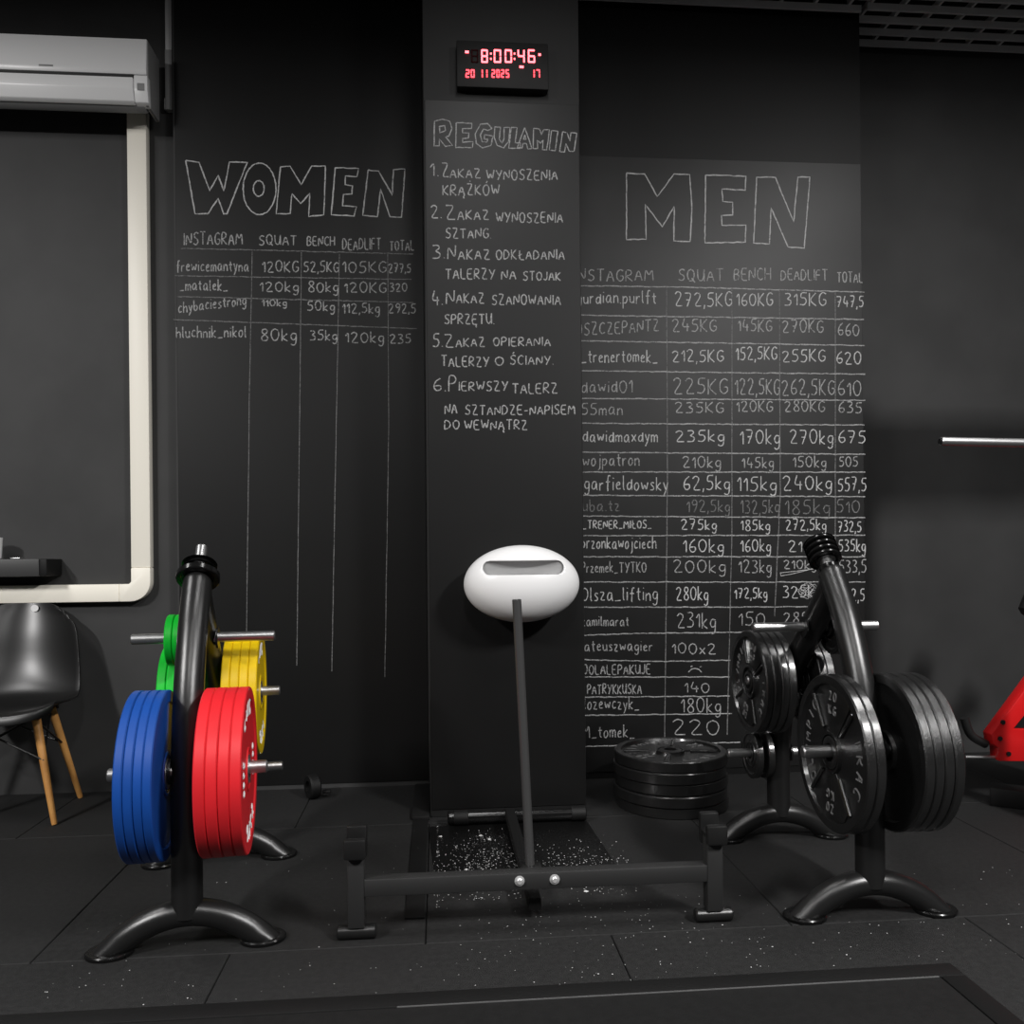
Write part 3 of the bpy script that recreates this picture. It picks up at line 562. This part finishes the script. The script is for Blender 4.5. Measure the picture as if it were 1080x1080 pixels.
sm = disc('weight_plate', M_iron, .085, .022, 'small black plate on the low rear peg beside the floor stack, left one', cat, 'small black plates on the right rack', hole=.017, rim=.015); hang(sm, rkR, -.105, .315, .301)
e = copy_tree(sm); hang(e, rkR, -.065, .315, .301); e['label'] = 'small black plate on the low rear peg beside the floor stack, right one'
e = copy_tree(sm); hang(e, rkR, .046, .005, .773); e['label'] = 'small black plate on the top right peg of the right rack, inner of two'
e = copy_tree(sm); hang(e, rkR, .07, .005, .773); e['label'] = 'small black plate on the top right peg of the right rack, outer of two'
sm = disc('weight_plate', M_iron, .15, .026, 'black plate seen between the right rack posts, inner of two', cat, g); hang(sm, rkR, .044, .215, .573)
e = copy_tree(sm); hang(e, rkR, .0705, .215, .573); e['label'] = 'black plate seen between the right rack posts, outer of two'
# stack on the floor
pl = iron_plate(.225, .043, '', 'black iron plates stacked on the floor', 1)
for i, o in enumerate(('bottom', 'second from the bottom', 'third from the bottom', 'second from the top', 'topmost')):
    e = pl if i == 0 else copy_tree(pl)
    dx, dy = ((0.004, 0), (-.003, -.008), (.003, .004), (-.004, 0), (.002, .003))[i]
    e.location = (.93+dx, 3.385+dy, i*.0435); e.rotation_euler = (0, -math.pi/2, .5+i*.8); e['label'] = 'black iron plate lying flat in the floor stack, %s of five' % o

# ------------------------------------------------------------------ deadlift jack in the middle
YJ = 2.30; M_rod = mat('satin_black_tube', 62, .3, spec=.7)
xl, xr_ = on(376, 940, YJ).x, on(752, 930, YJ).x; xc = on(566, 926, YJ).x
jk = empty('barbell_jack', (xc, YJ, 0), 'dark steel barbell jack with a tall black handle, standing before the pillar', 'barbell jack')
zbm = .139
MB().box(xl+.021-xc, xr_-.021-xc, -.02, .02, zbm-.0235, zbm+.0235, .004).build('cross_beam', M_beam, jk)
for sx in (548, 585):
    x = on(sx, 927, YJ-.022).x-xc
    bo = MB().lathe([(0, 0), (.0135, 0), (.0135, .003), (.008, .004), (.008, .009), (.006, .011), (0, .011)], 6*4, Matrix.Translation((x, -.0195, zbm+.003)) @ Matrix.Rotation(-math.pi/2, 4, 'Z')).build('bolt', M_bolt, jk)
for x in (xl-xc, xr_-xc):
    u = MB().box(x-.022, x+.022, -.022, .022, .034, .245, .004).build('upright', M_beam, jk)
    MB().rod((x-.052, 0, .019), (x+.052, 0, .019), .019, .004, 24).build('foot', M_black, u)
    s = MB().box(x-.029, x+.029, -.045, -.0225, .222, .276, .006).build('saddle', M_black, u)
    MB().box(x-.027, x+.027, .0225, .045, .205, .292, .006).build('saddle', M_black, u)
    MB().box(x-.024, x+.024, -.0224, .0224, .236, .247, .002).build('saddle_base', M_black, u)
hx = xc
hb = on(560, 918, YJ+.05); ht = on(545, 632, YJ+.06)
MB().rod((hb.x-xc, .048, .095), (ht.x-xc, .062, ht.z), .0128, .002, 24).build('handle', M_rod, jk)
MB().box(hb.x-xc-.028, hb.x-xc+.028, .0205, .075, .105, .16, .004).build('handle_bracket', M_black, jk)
xt0, xt1 = on(472, 862, 3.19).x-xc, on(617, 862, 3.19).x-xc
MB().box(-.018, .018, .05, .885, .03, .066, .004).build('spine', M_blackrub, jk)
t1 = MB().rod((xt0, .90, .0305), (xt1, .90, .0305), .026, .006, 24).build('rear_foot', M_gloss, jk)
for x in (xt0+.02, xt1-.055): MB().rod((x, .90, .0305), (x+.06, .90, .0305), .0275, .004, 24).build('rubber_sleeve', M_blackrub, t1)

# ------------------------------------------------------------------ floor things
def floor_pt(px, py): 
    d = fw + r2*(px-540)/FPX - u2*(py-HZ)/FPX; return Vector((0, 0, H)) + d*(-H/d.z)
a, b, c, d_ = floor_pt(452, 868), floor_pt(459, 920), floor_pt(655, 920), floor_pt(620, 868)
M_ = Matrix.Identity(4)
o = MB().prism([(b.x, b.y-.05), (c.x, c.y-.05), (c.x-.02, d_.y+.02), (a.x, d_.y+.02)], .003, M_, .001).build('rubber_sheet', M_sheet)
tag(o, 'black sheet with chalk crumbs on the floor under the barbell jack', 'mat')
st = empty('edge_strip', (a.x-.03, 3.0, 0), 'dark rubber edge strip on the floor running from the pillar to the jack', 'edge strip')
MB().box(-.028, .028, -.6, .28, 0, .006, .002).build('strip', M_blackrub, st)
MB().box(-.034, .034, .2805, .74, 0, .016, .003).build('end_block', M_plat, st)
M_edge = mat('dull_metal_edge', 70, .5)
PX, PY = 1.235, 1.98
pf = empty('lifting_platform', (0, .6, 0), 'low dark lifting platform with a black border at the front of the floor', 'platform')
MB().box(-3.4, PX-.062, -1.9, PY-.6-.062, 0, .012, .002).build('top_board', M_plat, pf)
MB().box(-3.4, PX, PY-.6-.06, PY-.6, 0, .014, .003).build('border', M_blackrub, pf)
MB().box(PX-.06, PX, -1.9, PY-.6-.0605, 0, .014, .003).build('border', M_blackrub, pf)
MB().rod((-.1, PY-.6-.0605, .0125), (PX-.065, PY-.6-.0605, .0125), .0022, .001, 8).build('metal_edging', M_edge, pf)
e = empty('barbell_collar', (floor_pt(330, 842).x, floor_pt(330, 842).y, 0), 'small black barbell collar lying on the floor by the wall left of the pillar', 'collar')
MB().lathe([(.026, -.022), (.045, -.022), (.05, -.016), (.05, .016), (.045, .022), (.026, .022)], 32, Matrix.Translation((0, 0, .05)) @ Matrix.Rotation(.5, 4, 'Z')).build('ring', M_blackrub, e)
MB().box(.04, .075, -.012, .012, .02, .034, .004).build('lever', M_blackrub, e)
# chalk crumbs, nobody could count them
mb = MB()
def crumb(x, y, z, s):
    b = mb.bm; n = 5; a0 = random.random()*6
    ring = [b.verts.new((x+s*random.uniform(.6, 1.3)*math.cos(a0+k*6.283/n), y+s*random.uniform(.6, 1.3)*math.sin(a0+k*6.283/n), z)) for k in range(n)]
    t = b.verts.new((x, y, z+s*.5))
    for k in range(n): b.faces.new((ring[k], ring[(k+1) % n], t))
def scatter(n, x0, x1, y0, y1, z, smin, smax, clump=None):
    for _ in range(n):
        if clump: x = random.gauss(clump[0], clump[2]); y = random.gauss(clump[1], clump[3])
        else: x = random.uniform(x0, x1); y = random.uniform(y0, y1)
        if x0 <= x <= x1 and y0 <= y <= y1: crumb(x, y, z, random.uniform(smin, smax)*random.choice((.6, .8, 1, 1)))
scatter(900, a.x+.02, .28, 2.5, 3.15, .003, .0008, .0029, (.16, 2.75, .13, .15))
scatter(480, .3, .62, 2.5, 3.1, .003, .0008, .0026, (.45, 2.72, .1, .11))
scatter(130, .05, 1.0, 2.02, 2.55, 0, .0008, .0024, (.5, 2.3, .3, .15))
scatter(120, -1.0, 1.6, 2.0, 2.24, 0, .0007, .002)
scatter(110, -1.0, .6, 2.26, 3.2, 0, .0008, .002)
scatter(60, .7, 1.8, 2.0, 2.6, 0, .0008, .0024)
scatter(60, -.012, -.004, 2.45, 3.2, .004, .0008, .0026)
for px, py in ((465, 883), (507, 882), (516, 886), (492, 918), (618, 941), (560, 944), (437, 878), (441, 896)):
    q = floor_pt(px, py); crumb(q.x, q.y, .003, .007)
tag(mb.build('chalk_crumbs', M_flake, None, 0), 'white chalk crumbs scattered over the dark floor around the jack', 'chalk', None, 'stuff')

# ------------------------------------------------------------------ chair
ch = empty('shell_chair', (-1.70, 3.54, 0), 'black plastic shell chair with wooden legs under the shelf at the left', 'chair', None, R(8))
prof = smooth_path([(-.24, .395, 0), (-.215, .432, 0), (-.08, .425, 0), (.05, .425, 0), (.13, .46, 0), (.185, .56, 0), (.225, .70, 0), (.255, .79, 0), (.265, .825, 0)], 4)
NV = len(prof); NU = 24; bm_ = bmesh.new(); rows_ = []
for j, p in enumerate(prof):
    v = j/(NV-1)
    hw = .20 + .045*math.sin(math.pi*min(1, v*1.25)**1.2) if v < .8 else .2*(1-max(0, (v-.8)/.2)**2.5*.22)
    hw = .205 + .037*math.sin(math.pi*min(1, v*1.1))**.8 - .035*max(0, (v-.55)/.45)**1.5
    er = 1.0
    row = []
    for i in range(NU+1):
        u = -1+2*i/NU
        back = min(1, max(0, (v-.2)/.5)); back = back*back*(3-2*back); seat = 1-back
        endf = 1-(abs(u)**4)*0
        dz = seat*.035*abs(u)**3; dy = -back*.075*u*u
        # rounded corners at the front lip and the top edge
        k = abs(u)**5
        tz = -k*.085*max(0, (v-.75)/.25)**1.2; fy = k*.05*max(0, (.3-v)/.3)
        row.append(bm_.verts.new((u*hw, p.x+dy+fy, p.y+dz+tz)))
    rows_.append(row)
for j in range(NV-1):
    for i in range(NU): bm_.faces.new((rows_[j][i], rows_[j][i+1], rows_[j+1][i+1], rows_[j+1][i]))
bmesh.ops.recalc_face_normals(bm_, faces=bm_.faces[:])
mb = MB(); mb.add(bm_); shl = mb.build('shell', M_shell, ch, 80)
so = shl.modifiers.new('s', 'SOLIDIFY'); so.thickness = .008; so.offset = 0
bv = shl.modifiers.new('b', 'BEVEL'); bv.width = .003; bv.segments = 2; bv.limit_method = 'ANGLE'
q = MB().lathe([(0, 0), (.0145, 0), (.0145, .0015), (0, .0015)], 32, Matrix.Translation((.03, .242, .803)) @ Matrix.Rotation(-math.pi/2-.0, 4, 'Z') @ Matrix.Rotation(.1, 4, 'Y')).build('sticker', M_white, ch)
top = {}
for sx in (-1, 1):
    for sy in (-1, 1):
        a, b = Vector((sx*.13, sy*.1+.0, .40)), Vector((sx*.215, sy*.185, .002))
        MB().tube([b, b+(a-b)*.02, b+(a-b)*.5, a], [.009, .0105, .014, .0165], 16).build('leg', M_wood, ch)
mb = MB()
for sx in (-1, 1):
    mb.rod((sx*.125, -.12, .40), (sx*.165, .14, .24), .004, .001, 8); mb.rod((sx*.125, .12, .40), (sx*.165, -.14, .24), .004, .001, 8)
for sy in (-1, 1):
    mb.rod((-.13, sy*.105, .40), (.17, sy*.145, .24), .004, .001, 8); mb.rod((.13, sy*.105, .40), (-.17, sy*.145, .24), .004, .001, 8)
mb.box(-.15, .15, -.125, -.11, .395, .407); mb.box(-.15, .15, .11, .125, .395, .407)
mb.build('brace', M_black, ch)

# ------------------------------------------------------------------ right edge: red machine, steel bar, ceiling grid
YM = 3.25; M_dark = mat('flat_black_paint', 7, .7, spec=.25)
def mp(px, py): q = on(px, py, YM); return q
o0 = floor_pt(1060, 850)
bn = empty('leg_machine', (mp(1060, 760).x, YM, 0), 'red steel exercise machine with black pads at the right edge', 'exercise machine')
def rel(px, py): q = mp(px, py); return (q.x-bn.location.x, q.z)
MX = Matrix(((1, 0, 0, 0), (0, 0, -1, .03), (0, 1, 0, 0), (0, 0, 0, 1)))
fr = [rel(1041, 773), rel(1081, 719), rel(1150, 626), rel(1168, 640), rel(1096, 728), rel(1064, 767), rel(1110, 768), rel(1180, 770), rel(1180, 802), rel(1049, 801), rel(1048, 787), rel(1043, 784)]
MB().prism(fr[::-1], .06, MX, .004).build('frame', M_mred, bn)
MB().prism([rel(1064, 767), rel(1098, 731), rel(1150, 700), rel(1160, 767)][::-1], .03, Matrix(((1, 0, 0, 0), (0, 0, -1, .015), (0, 1, 0, 0), (0, 0, 0, 1))), .002).build('gusset_plate', M_blackrub, bn)
for px, py in ((1049, 777), (1052, 760), (1058, 793)):
    x, z = rel(px, py); MB().lathe([(0, 0), (.009, 0), (.009, .006), (0, .006)], 20, Matrix.Translation((x, -.0305, z)) @ Matrix.Rotation(-math.pi/2, 4, 'Z')).build('bolt', M_black, bn)
x, z = rel(1017, 757); x2, z2 = rel(1024, 775); x3, z3 = rel(1040, 785)
MB().tube([(v.x, 0.0, v.y) for v in smooth_path([(x, z, 0), (x2, z2, 0), (x3, z3, 0)], 6)], .017, 16).build('roller_arm', M_pad, bn)
x, z = rel(1076, 634); MB().rod((x+.03, -.02, z-.06), (x+.125, -.02, z+.15), .052, .015, 28).build('roller_pad', M_pad, bn)
x, z = rel(1150, 640); MB().rod((x, -.02, z-.05), (x-.06, -.02, z-.0), .018, .003, 16).build('pad_arm', M_black, bn)
x, z = rel(1018, 798.5); x2, z2 = rel(1050, 799.5); MB().rod((x, -.0, z), (x2+.05, -.0, z2), .008, .002, 16).build('steel_rod', M_chrome, bn)
x, z = rel(1046, 835)
f0 = floor_pt(1044, 850)
Mb = Matrix.Translation((f0.x-bn.location.x, f0.y-YM, 0)) @ Matrix.Rotation(R(-36), 4, 'Z')
MB().box(0, .7, 0, .1, 0, .072, .005, M=Mb).build('base_rail', M_dark, bn)
MB().box(.2, .62, .1005, .16, 0, .06, .005, M=Mb).build('base_rail', M_blackrub, bn)
x, z = rel(1165, 790); MB().box(x-.03, x+.03, -.03, .03, 0, z, .004).build('support_post', M_mred, bn)
# barbell resting in a rack just outside the frame
q = on(992, 465.5, 2.7)
pk = empty('power_rack', (q.x+.62, 2.7, 0), 'bright steel storage bar reaching in from a rack beyond the right edge', 'power rack')
MB().box(-.035, .035, -.035, .035, .012, 2.2, .004).build('upright', M_black, pk)
MB().box(-.06, .06, -.3, .3, 0, .012, .003).build('foot', M_black, pk)
MB().box(-.04, 1.4, .1, .2, 1.8, 2.1, .004).build('shade_crossmember', M_black, pk)  # unseen beam, added and sized to cast the dark band on the right wall
MB().box(-.03, .03, .0355, .0995, 1.93, 2.0, .004).build('bracket', M_black, pk)
MB().box(1.25, 1.32, .2005, .27, 0, 2.2, .004).build('upright', M_black, pk)
MB().rod((q.x-pk.location.x, 0, q.z), (-.03, 0, q.z-.01), .0148, .002, 24).build('steel_bar', M_chrome, pk)
MB().lathe([(0, 0), (.009, 0), (.009, .004), (0, .004)], 16, Matrix.Translation((q.x-pk.location.x-.004, 0, q.z))).build('bar_cap', M_gloss, pk)
zg = on(911, 18, YW).z
gr = empty('ceiling_grid', (1.7, 3.2, zg), 'dark open metal grid hanging under the ceiling at the upper right', 'ceiling grid')
def grid(x0, x1, y0, y1, nm):
    mb = MB(); n = 0; y = y1-.012
    while y > y0:
        mb.box(x0, x1, y-.006, y+.006, 0, .03); y -= .09
    mb.build(nm, M_grid, gr, 0); mb = MB(); x = x0+.02
    while x < x1:
        mb.box(x-.006, x+.006, y0, y1, .031, .061); x += .16
    mb.build('cross_bar', M_grid, gr, 0)
M_grid = mat('grid_metal', 225, .5)
grid(.60-1.7, 1.955-1.7, 2.3-3.2, YW-.02-3.2, 'long_bar'); grid(1.975-1.7, 4.2-1.7, 2.3-3.2, YR_-.02-3.2, 'long_bar')
for x in (-1, 0.2, 1.4, 2.3):
    MB().rod((x, 0, .055), (x, 0, ZC-zg-.001), .004, .001, 8).build('hanger', M_grid, gr)
